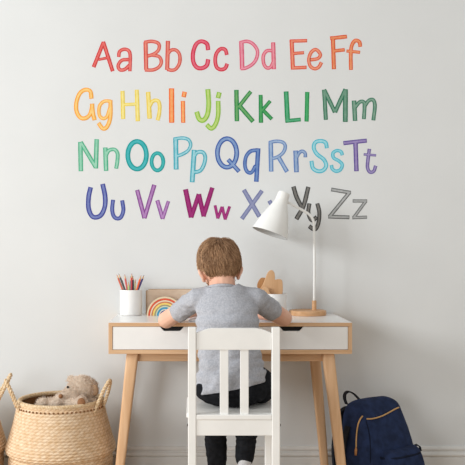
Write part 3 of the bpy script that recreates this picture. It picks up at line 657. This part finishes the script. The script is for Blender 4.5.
PEN = [((116.6, 274.2), 3.68, (131.5, 3.682), (226, 112, 84), (200, 80, 60), 'salmon red pencil leaning furthest left in the white cup'),
       ((118.6, 273.4), 3.668, (133.5, 3.668), (92, 86, 84), (60, 56, 56), 'dark grey pencil just right of the leftmost one in the cup'),
       ((120.2, 276.6), 3.69, (133, 3.689), (70, 72, 84), (50, 50, 60), 'blue grey pencil, shorter, third from left in the cup'),
       ((124.6, 274.2), 3.657, (130.9, 3.658), (222, 104, 98), (190, 70, 70), 'rose red pencil fourth from left in the white cup'),
       ((128.6, 281.5), 3.646, (129, 3.645), (196, 214, 140), (170, 190, 90), 'short pale green pencil near the middle of the cup'),
       ((130.6, 276.0), 3.648, (131.5, 3.648), (84, 152, 150), (60, 130, 130), 'teal pencil behind the upright red one in the cup'),
       ((131.8, 273.2), 3.638, (131, 3.637), (200, 70, 78), (170, 50, 60), 'upright crimson pencil in the middle of the white cup'),
       ((132.9, 275.4), 3.640, (133.3, 3.640), (48, 46, 62), (40, 38, 50), 'near-black upright pencil right of the crimson one'),
       ((135.2, 278.5), 3.654, (134.6, 3.654), (244, 232, 170), (235, 215, 120), 'pale yellow pencil between the upright and right-leaning ones'),
       ((141.3, 275.0), 3.622, (129.5, 3.624), (232, 104, 54), (215, 85, 40), 'bright orange pencil leaning right in the white cup'),
       ((144.2, 274.6), 3.632, (128.5, 3.632), (78, 72, 136), (60, 56, 120), 'violet blue pencil leaning furthest right in the cup')]
for (tx, ty), td, (fx, fd), c, tc_, lb in PEN:
    f = P(fx, 0, fd); f.z = DZ + .0075
    v = f.xy - cc.xy
    if v.length > .036: v = v * (.036 / v.length); f.x, f.y = cc.x + v.x, cc.y + v.y
    pencil(P(tx, ty, td), f, c, tc_, lb)
# kraft box
bx0, bx1 = P(145.8, 0, 3.69).x, P(226, 0, 3.69).x; by = 3.69 - D0; bt = CZ - (289.7 - YH) * 3.69 / F
kb = thing('storage_box', 'beige kraft storage box behind the wooden rainbow', 'box', ((bx0 + bx1) / 2, by + .025, DZ))
def rr(x0, x1, z0, z1, r):
    o = [(x0, z0), (x1, z0)]
    for i in range(7): a = PI / 2 * i / 6; o.append((x1 - r + r * math.cos(a), z1 - r + r * math.sin(a)))
    for i in range(7): a = PI / 2 + PI / 2 * i / 6; o.append((x0 + r + r * math.cos(a), z1 - r + r * math.sin(a)))
    return o
bm = bmesh.new(); prism(bm, rr(bx0 + .006, bx1, DZ, bt, .012), by, by + .05, .002); obj('front', bm, M['box'], kb)
bm = bmesh.new(); prism(bm, rr(bx0, bx0 + .0065, DZ, bt - .004, .003), by + .004, by + .05, .001); obj('side_flap', bm, M['boxside'], kb)
bm = bmesh.new(); tube(bm, [(bx0 + .012, by + .004, bt + .0008), (bx1 - .012, by + .004, bt + .0008)], .0022, 8); obj('edge_seam', bm, M['boxside'], kb)
# rainbow
rd = 3.635; rc = P(165.2, 0, rd); rc.z = DZ
rb = thing('wooden_rainbow', 'wooden rainbow arch toy with coloured stripes in front of the beige box', 'toy', (rc.x, rc.y, DZ))
R_OUT = .0825
bands = [('arch', .0070, (232, 212, 178)), ('arch', .0085, (222, 92, 62)), ('arch', .0055, (240, 226, 196)), ('arch', .0055, (214, 128, 92)), ('arch', .0085, (246, 214, 118)), ('arch', .0050, (160, 150, 124)),
         ('arch', .0055, (214, 224, 190)), ('arch', .0085, (66, 150, 190)), ('arch', .0050, (226, 224, 210)), ('arch', .0085, (50, 82, 142))]
r = R_OUT; zsc = 1.03
for nm, th, c in bands:
    bm = bmesh.new(); o = []
    n = 32
    for i in range(n + 1): a = PI * i / n; o.append((rc.x + r * math.cos(a), DZ + r * zsc * math.sin(a)))
    ri = r - th + .0004
    for i in range(n + 1): a = PI - PI * i / n; o.append((rc.x + ri * math.cos(a), DZ + ri * zsc * math.sin(a)))
    prism(bm, o, rc.y - .014, rc.y + .014, .0007)
    obj(nm, bm, mat('rainbow_paint', c, tuple(int(x * .93) for x in c), scale=40, rough=.6), rb)
    r -= th
# white pot with wooden cloud boards
pd = 3.66; pc_ = P(276, 0, pd); pc_.z = DZ
pr_ = 10.6 * pd / F; ph = CZ - (293.6 - YH) * pd / F - DZ
bm = bmesh.new(); lathe(bm, pc_, [(0, 0), (pr_ * .93, 0), (pr_ * .97, .003), (pr_, ph - .002), (pr_ - .0015, ph), (pr_ - .0035, ph), (pr_ - .005, ph - .003), (pr_ * .90, .006), (0, .006)], 56)
tag(obj('plant_pot', bm, M['ceramic'], None, True), 'white round pot behind the boy\'s right arm holding wooden boards', 'pot')
def board(name, pts, d, thick, m, label):
    q = [P(px, py, d) for px, py in pts]
    q = catmull([V((a.x, 0, a.z)) for a in q], 5, True)
    bm = bmesh.new(); prism(bm, [(a.x, a.z) for a in q], d - D0, d - D0 + thick, .0018)
    tag(obj(name, bm, m), label, 'wooden toy', 'wooden boards in the white pot')
zb = YH + (CZ - (DZ + .008)) * F / 3.655
board('cloud_board', [(271.5, zb), (269.5, 296), (267, 294.2), (263.8, 294), (260.6, 294.0), (259.0, 292.3), (259.4, 289.2), (261.4, 287.0), (263.3, 283.5), (265.2, 278.8), (267.2, 273.6), (269.6, 270.6), (272.3, 270.2), (274.3, 272.4),
      (275.0, 276), (275.1, 279.6), (277.4, 279.2), (280.2, 279.1), (282.2, 280.6), (282.8, 284), (282.8, 292), (282, 296), (281, zb)], 3.648, .009, M['ply'], 'pale wooden cloud-shaped board standing in the white pot')
board('cloud_board', [(269.5, zb), (266.5, 296), (262.0, 292), (258.2, 289), (257.2, 285.5), (258.6, 281), (260.8, 278.2), (263.4, 277.6), (266, 278.6), (269, 283), (272, 288), (276, 294), (279, zb)], 3.664, .009, M['ply_dark'], 'darker wooden board peeking out left behind the cloud-shaped board')
board('leaf_board', [(272, zb), (268.8, 295), (263, 294.4), (261.6, 290.6), (263.2, 287.4), (266.4, 286.9), (268.6, 288.6), (269.4, 291.6), (271.4, 294), (276, 296), (278, zb)], 3.634, .007, M['ply'], 'small rounded wooden board in front of the cloud-shaped board')

# ================================================================== LAMP
ld = 3.66; lc = P(307.6, 0, ld); lc.z = DZ
lamp = thing('desk_lamp', 'white desk lamp with cone shade on a round wooden base', 'lamp', (lc.x, lc.y, DZ))
br = 18.4 * ld / F
bm = bmesh.new(); lathe(bm, lc, [(0, 0), (br - .002, 0), (br, .002), (br, .019), (br - .003, .022), (0, .022)], 72); obj('base', bm, M['lampwood'], lamp, False)
pp = P(314.2, 0, ld)
bm = bmesh.new(); lathe(bm, (pp.x, pp.y, DZ + .021), [(.0102, 0), (.0102, .042), (.0085, .045), (0, .045)], 24); obj('ferrule', bm, M['lampwood'], lamp, True)
arm = [(pp.x, pp.y, DZ + .05), P(314.5, 262, ld), P(314.1, 232, ld), P(313.9, 224.5, ld), P(312.8, 219.4, ld), P(309.8, 215.0, ld), P(303.6, 210.8, ld), P(296.4, 206.8, ld - .005), P(289, 202.9, ld - .015), P(284.5, 200.6, ld - .03)]
bm = bmesh.new(); tube(bm, catmull(arm, 8), .0060, 16); obj('pole', bm, M['lamp'], lamp, True)
st = P(284.4, 192.6, ld - .03); sb_ = P(269.9, 233.4, ld - .045)
ax = (st - sb_); SL = ax.length; q = V((0, 0, 1)).rotation_difference(ax.normalized()).to_matrix()
k = ld / F
sp = [(18.3, 0), (17.4, .08), (15.4, .24), (12.9, .42), (10.0, .58), (7.6, .71), (6.5, .80), (6.25, .88), (6.0, .96), (5.6, .995), (5.0, 1.0)]
sp = [(r_ * k, t * SL) for r_, t in sp]
sp2 = [V((a, 0, b)) for a, b in sp]; sp2 = [(p.x, p.z) for p in catmull(sp2, 4)]
inner = [(max(.001, a - .0022), b - (.003 if i > 36 else 0)) for i, (a, b) in enumerate(sp2)][::-1]
bm = bmesh.new(); lathe(bm, sb_, [(0, SL)] + sp2[::-1], 64, q); sh_o = obj('lamp_shade', bm, M['lamp'], lamp, True)
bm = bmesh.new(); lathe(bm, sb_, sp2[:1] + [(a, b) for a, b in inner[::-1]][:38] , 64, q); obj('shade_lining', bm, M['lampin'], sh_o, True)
bm = bmesh.new(); ell(bm, sb_.lerp(st, .35), (.022, .022, .03)); obj('bulb', bm, M['bulb'], lamp, True)
bm = bmesh.new(); tube(bm, [sb_.lerp(st, .45), sb_.lerp(st, .95)], .013, 16); obj('bulb_socket', bm, M['lamp'], lamp, True)

# ================================================================== BASKETS
bd = 3.45
def bz(py): return CZ - (py - YH) * bd / F
bkc = P(61.0, 0, bd); bkc.z = 0
def basket_mesh(c):
    k = bd / F
    prof = [(41.0 * k, .404), (42.5 * k, .385), (45.5 * k, .33), (49.0 * k, .275), (52.0 * k, .232), (53.6 * k, .208), (53.0 * k, .193), (50.3 * k, .180), (50.8 * k, .145), (49.5 * k, .08), (46.0 * k, .03), (43.0 * k, .004)]
    pr = [(p.x, p.z) for p in catmull([V((a, 0, b)) for a, b in prof], 14)]
    bm = bmesh.new(); uvl = bm.loops.layers.uv.new('UVMap'); seg = 264
    rings, arc = [], 0; vs_ = []
    for i, (r_, z) in enumerate(pr):
        if i: arc += math.hypot(r_ - pr[i - 1][0], z - pr[i - 1][1])
        row = arc / .0125
        ring = []
        for j in range(seg):
            a = 2 * PI * j / seg
            amp = .0036 * abs(math.sin(PI * row)) + .0010 * math.cos(2 * PI * (56 * a / (2 * PI) + row * .75 - .5))
            ring.append(bm.verts.new((c.x + (r_ + amp) * math.cos(a), c.y + (r_ + amp) * math.sin(a), z)))
        rings.append(ring); vs_.append(arc)
    for i in range(len(rings) - 1):
        for j in range(seg):
            j2 = (j + 1) % seg
            f = bm.faces.new((rings[i][j], rings[i][j2], rings[i + 1][j2], rings[i + 1][j]))
            v0, v1 = vs_[i] / .0125, vs_[i + 1] / .0125; u0, u1 = j / seg * 56, (j + 1) / seg * 56; uu = [(u0, v0), (u1, v0), (u1, v1), (u0, v1)]
            for lp, uv in zip(f.loops, uu): lp[uvl].uv = uv
    b0 = rings[-1]; bm.faces.new(b0)
    return bm, pr
def rope(bm, path, r, pitch, strands=2):
    L = len(path); arc = [0]
    for a, b in zip(path, path[1:]): arc.append(arc[-1] + (b - a).length)
    for s in range(strands):
        out = []; up = V((0, 1, 0.2))
        for i, p in enumerate(path):
            t = (path[min(i + 1, L - 1)] - path[max(i - 1, 0)]).normalized(); n = (up - t * up.dot(t)).normalized(); up = n; b = t.cross(n)
            a = 2 * PI * (arc[i] / pitch + s / strands); out.append(p + n * math.cos(a) * r * .62 + b * math.sin(a) * r * .62)
        tube(bm, out, r * .72, 8)
def make_basket(c, label, turn, lean):
    root = thing('wicker_basket', label, 'basket', c, 'woven seagrass belly baskets')
    bm, pr = basket_mesh(c); obj('basket_body', bm, M['straw'], root, True)
    bm = bmesh.new(); inn = [(a - .007, b) for a, b in pr if b > .02]
    lathe(bm, c, inn + [(0, .02)], 96); obj('lining', bm, M['straw_in'], root, True)
    bm = bmesh.new(); rr_ = pr[0][0]
    ringp = [V((c.x + (rr_ - .001) * math.cos(2 * PI * i / 260), c.y + (rr_ - .001) * math.sin(2 * PI * i / 260), .404)) for i in range(261)]
    rope(bm, ringp, .0075, .030, 3); obj('rim', bm, M['rope'], root, True)
    bm = bmesh.new()
    for i in range(64):
        a = 2 * PI * i / 64; q_ = 42.9 * bd / F + .0032; p = V((c.x + q_ * math.cos(a), c.y + q_ * math.sin(a), .3835)); ell(bm, p, (.0042, .0042, .0042), None, 8)
    obj('stitch_hole_dots', bm, M['stitch'], root, True)  # dark dots stand in for the shaded stitch holes below the rim
    for s in (-1, 1):
        pts = []
        for k_ in range(9):
            t = k_ / 8; a = (t - .5) * 2 * .22 - s * turn; h = math.sin(PI * t) ** .6
            rad = rr_ + .004 + lean * h; ang = a + s * turn; ang = ang * (1 - .25 * h) - s * turn
            pts.append(V((c.x + s * rad * math.cos(ang), c.y + s * rad * math.sin(ang), .362 + .138 * h)))
        bm = bmesh.new(); rope(bm, catmull(pts, 12), .0066, .028, 2); obj('handle', bm, M['rope'], root, True)
    return root
make_basket(bkc, 'woven seagrass belly basket holding the teddy bear, left of the desk', .36, .052)
make_basket(bkc + V((-109.8 * bd / F, 0.0, 0)), 'woven basket cut off by the left edge of the photo', -.30, .070)

# ================================================================== TEDDY BEAR
td = 3.45
def tp(px, py, d=td): return P(px, py, d)
bm = bmesh.new()
headc = tp(82, 388.8, 3.44)
ell(bm, headc, (.063, .060, .056), None, 28)
ell(bm, tp(72, 393.5, 3.40), (.042, .040, .032), None, 24); ell(bm, tp(64, 396.6, 3.375), (.026, .026, .022), None, 20)
ell(bm, tp(93.0, 389.0, 3.455), (.025, .020, .038), None, 20); ell(bm, tp(71, 379.5, 3.47), (.018, .014, .018), None, 18)
for z, r_ in ((.36, .085), (.30, .10), (.22, .115), (.14, .125), (.09, .11)):
    ell(bm, V((bkc.x + .02, bkc.y + .015, z)), (r_, r_ * .8, .07), None, 20)
limb(bm, [tp(70, 402, 3.40), tp(58, 403.5, 3.36), tp(55, 404, 3.355)], [.030, .027, .024])
limb(bm, [tp(58, 408, 3.43), tp(50, 405, 3.39), tp(42.5, 404.6, 3.375)], [.030, .030, .028])
limb(bm, [tp(66, 405, 3.37), tp(76, 404, 3.35), tp(81, 403, 3.345)], [.026, .026, .029])
limb(bm, [tp(86, 402, 3.43), tp(89.5, 402.5, 3.41), tp(92.5, 403.5, 3.40)], [.024, .022, .020])
tb_ = fuse(bm, .006, 4)
wrinkle(tb_, lambda p: noise.noise(p * 60) * .004)
tb_.normal_update()
tips = [(v.co.copy(), v.normal.copy()) for v in tb_.verts if v.co.z > .33]
bear = obj('teddy_bear', tb_, M['plush_base'], None, True)
tag(bear, 'beige plush teddy bear lying in the woven basket', 'teddy bear')
bm = bmesh.new(); sl = bm.verts.layers.float.new('shade')
for i in range(9000):
    c, n = random.choice(tips); c = c + V((random.uniform(-.004, .004), random.uniform(-.004, .004), random.uniform(-.004, .004)))
    d = (n + V((random.gauss(0, .5), random.gauss(0, .5), random.gauss(0, .5) - .25))).normalized(); L = random.uniform(.005, .010)
    s = d.cross(V((random.random() - .5, random.random() - .5, random.random() - .5))).normalized() * .0011
    shd = min(1, max(0, .55 + noise.noise(c * 30) * .5 + random.gauss(0, .18)))
    vs = [bm.verts.new(c + s - n * .001), bm.verts.new(c - s - n * .001), bm.verts.new(c + d * L)]
    for v in vs: v[sl] = shd
    bm.faces.new(vs)
fo = obj('fur', bm, M['plush'], bear, False, normals=False); fo['kind'] = 'stuff'
bt_ = BVHTree.FromObject(bear, bpy.context.evaluated_depsgraph_get()) if False else None
def cast(o, px, py):
    """point and normal where the line of sight through a photo pixel meets the object"""
    dg = bpy.context.evaluated_depsgraph_get(); dg.update()
    org = V((CX, -D0, CZ)); d = (P(px, py, 3.0) - org).normalized()
    mw = o.matrix_world if not o.parent else Matrix.Translation(ORG[o.name])
    mw = Matrix.Translation(ORG[o.name]); im = mw.inverted()
    ok, loc, nor, _ = o.ray_cast(im @ org, d)
    return (mw @ loc, nor) if ok else (None, None)
for nm, px, py, r_, m in (('eye', 68.2, 388.0, .006, M['bear_eye']), ('nose', 60.8, 396.6, .0095, M['plush_pad'])):
    p, n = cast(bear, px, py)
    if p: bm = bmesh.new(); ell(bm, p + n * .004, (r_, r_, r_)); obj(nm, bm, m, bear, True)
p, n = cast(bear, 81.2, 402.8)
if p:
    bm = bmesh.new(); ell(bm, p + n * .002, (.0165, .007, .021)); obj('paw_pad', bm, M['plush_pad'], bear, True)
p, n = cast(bear, 94, 390)
if p:
    bm = bmesh.new(); ell(bm, p + n * .001, (.016, .007, .024)); obj('inner_ear', bm, M['plush_ear'], bear, True)

# ================================================================== BACKPACK
gd = 3.47
gc = P(377.5, 0, gd); gc.z = 0
ga = math.radians(35)
GR = Matrix.Rotation(ga, 3, 'Z')
def gp(u, w, z): return V((gc.x, gc.y, 0)) + GR @ V((u, w, 0)) + V((0, 0, z))     # u across, w to the back, z up
pack = thing('backpack', 'navy canvas school backpack with brass zip leaning by the right desk leg', 'backpack', (gc.x, gc.y, 0))
# z, half width, front w, back w
GL = [(.0, .122, -.100, .100), (.012, .140, -.118, .110), (.06, .150, -.130, .114), (.13, .152, -.126, .114), (.20, .149, -.108, .112), (.26, .145, -.086, .108), (.31, .140, -.062, .102), (.345, .135, -.044, .096),
      (.370, .129, -.030, .088), (.388, .117, -.014, .074), (.400, .092, .004, .056), (.406, .050, .018, .040)]
bm = bmesh.new(); rings = []; seg = 56
zz = catmull([V((a[1], a[2], a[3])) for a in GL], 4); zs = catmull([V((a[0], 0, 0)) for a in GL], 4)
for q_, zq in zip(zz, zs):
    a, f, b = q_; z = zq.x; mid = (f + b) / 2; hd = (b - f) / 2; ring = []
    for k_ in range(seg):
        t = 2 * PI * k_ / seg; c_, s_ = math.cos(t), math.sin(t); e = .48
        u = a * math.copysign(abs(c_) ** e, c_); w = mid + hd * math.copysign(abs(s_) ** e, s_)
        p_ = gp(u, w, z); p_ += V((1, 1, .5)) * 0.004 * noise.noise(V((u * 16, w * 16, z * 18)))
        ring.append(bm.verts.new(p_))
    rings.append(ring)
for A_, B_ in zip(rings, rings[1:]):
    for k_ in range(seg): bm.faces.new((A_[k_], A_[(k_ + 1) % seg], B_[(k_ + 1) % seg], B_[k_]))
bm.faces.new(rings[0][::-1]); bm.faces.new(rings[-1])
main = obj('main_compartment', bm, M['navy'], pack, True)
# front pocket
bm = bmesh.new(); PL = [(.015, .098, -.150), (.03, .108, -.168), (.10, .113, -.178), (.16, .111, -.168), (.195, .108, -.150), (.207, .104, -.136), (.212, .097, -.118)]
rings = []
pz = catmull([V(a) for a in PL], 4)
for q_ in pz:
    z, a, f = q_; b = -.07; mid = (f + b) / 2; hd = (b - f) / 2; ring = []
    for k_ in range(40):
        t = 2 * PI * k_ / 40; c_, s_ = math.cos(t), math.sin(t); e = .5
        u = .012 + a * math.copysign(abs(c_) ** e, c_); w = mid + hd * math.copysign(abs(s_) ** e, s_)
        ring.append(bm.verts.new(gp(u, w, z) + V((1, 1, .5)) * .003 * noise.noise(V((u * 24, w * 20, z * 26)))))
    rings.append(ring)
for A_, B_ in zip(rings, rings[1:]):
    for k_ in range(40): bm.faces.new((A_[k_], A_[(k_ + 1) % 40], B_[(k_ + 1) % 40], B_[k_]))
bm.faces.new(rings[0][::-1]); bm.faces.new(rings[-1])
pocket = obj('front_pocket', bm, M['navy'], pack, True)
# pocket flap lip
bm = bmesh.new(); lip = []
for i in range(25):
    t = i / 24 * PI; c_, s_ = math.cos(t), math.sin(t); e = .5
    u = .012 + .112 * math.copysign(abs(c_) ** e, c_); w = -.075 - .080 * abs(s_) ** e
    lip.append(gp(u, w, .188))
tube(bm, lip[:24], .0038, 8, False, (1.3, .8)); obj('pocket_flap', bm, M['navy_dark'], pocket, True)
# brass zip: placed on the cloth
def zip_line(pix, name, m, r_, lift=.0015):
    pts = []
    for px, py in pix:
        p, n = cast(main, px, py)
        if p: pts.append(p + n * lift)
    if len(pts) > 2:
        bm = bmesh.new(); tube(bm, catmull(pts, 6), r_, 8); return obj(name, bm, m, pack, True)
zip_line([(402, 406.8), (398.5, 407.6), (394, 409.6), (388, 413), (382, 416), (376, 418), (371, 419), (366.5, 419.0)], 'zip', M['brass'], .0033)
zl = zip_line([(362.6, 416), (360.4, 419), (358.4, 424), (357.2, 431), (356.6, 438), (356.4, 446), (356.5, 450)], 'zip', M['brass'], .0033)
p, n = cast(main, 356.7, 450)
if p:
    bm = bmesh.new(); tube(bm, [p + n * .004 + V((0, 0, .012)), p + n * .005, p + n * .006 + V((0, 0, -.022))], [.003, .006, .005], 8, False); obj('zip_pull', bm, M['leather'], zl, True)
# piping seams at the front edge
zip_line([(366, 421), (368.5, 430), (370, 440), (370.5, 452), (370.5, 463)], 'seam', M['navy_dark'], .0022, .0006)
# top handle loop, shoulder straps
hb = [gp(-.040, .062, .385), gp(-.046, .068, .412), gp(-.042, .072, .432), gp(-.028, .074, .440), gp(.004, .074, .434), gp(.022, .070, .416), gp(.028, .064, .392)]
hb = [P(346.5, 404, 3.53), P(344.6, 398.5, 3.535), P(345.2, 393.6, 3.54), P(348.6, 391.6, 3.54), P(353, 393.4, 3.54), P(357, 397, 3.535), P(361, 401.5, 3.53)]
bm = bmesh.new(); strap(bm, catmull(hb, 6), GR @ V((.35, 1, 0)), .022, .0055); obj('grab_handle', bm, M['strap'], pack)
for u, pts in ((-1, [(-.080, .060, .375), (-.098, .100, .350), (-.112, .122, .27), (-.118, .128, .17), (-.116, .115, .08), (-.11, .085, .035)]),
               (1, [(.075, .060, .375), (.080, .100, .350), (.085, .118, .27), (.090, .120, .17), (.095, .110, .08), (.10, .085, .035)])):
    bm = bmesh.new(); strap(bm, catmull([gp(*q_) for q_ in pts], 6), GR @ V((1, 0, 0)), .05, .012); obj('shoulder_strap', bm, M['strap'], pack)
bm = bmesh.new(); strap(bm, catmull([gp(-.150, .03, .30), gp(-.160, .045, .22), gp(-.158, .05, .14), gp(-.150, .04, .05)], 6), GR @ V((0, 1, 0)), .03, .004); obj('side_strap', bm, M['strap'], pack)
bm = bmesh.new(); strap(bm, [gp(.112, -.10, .205), gp(.122, -.112, .212), gp(.128, -.122, .205), gp(.126, -.128, .190)], GR @ V((.6, 1, 0)), .014, .006); obj('pocket_tab', bm, M['strap'], pack)

# ================================================================== LIGHT, WORLD, CAMERA
def area(name, loc, target, size, size_y, power, col):
    l = bpy.data.lights.new(name, 'AREA'); l.shape = 'RECTANGLE'; l.size = size; l.size_y = size_y; l.energy = power; l.color = col
    o = bpy.data.objects.new(name, l); COL.objects.link(o); o.location = loc
    o.rotation_euler = (V(target) - V(loc)).to_track_quat('-Z', 'Y').to_euler(); return o
area('window_light', (-6.0, -2.3, 2.7), (-0.6, 0.45, 0.4), 1.9, 1.9, 290, (0.955, 0.985, 1.0))
area('fill_light', (-2.6, -4.7, 0.95), (-0.5, 0.45, 0.6), 2.2, 1.5, 78, (0.96, 0.985, 1.0))  # soft fill added to brighten the wall under the desk, no actual lamp
w = bpy.data.worlds.new('world'); bpy.context.scene.world = w; w.use_nodes = True
bg = w.node_tree.nodes['Background']; bg.inputs['Color'].default_value = (1.0, 0.98, 0.94, 1); bg.inputs['Strength'].default_value = 0.58

cam = bpy.data.cameras.new('camera'); co = bpy.data.objects.new('camera', cam); COL.objects.link(co)
co.location = (CX, -D0, CZ); co.rotation_euler = (PI / 2, 0, 0)
cam.sensor_width = 36; cam.lens = F / 465 * 36; cam.shift_x = (232.5 - X0) / 465; cam.shift_y = (YH - 232.5) / 465
sc = bpy.context.scene; sc.camera = co
sc.view_settings.view_transform = 'Standard'; sc.view_settings.look = 'None'
sc.cycles.use_denoising = True
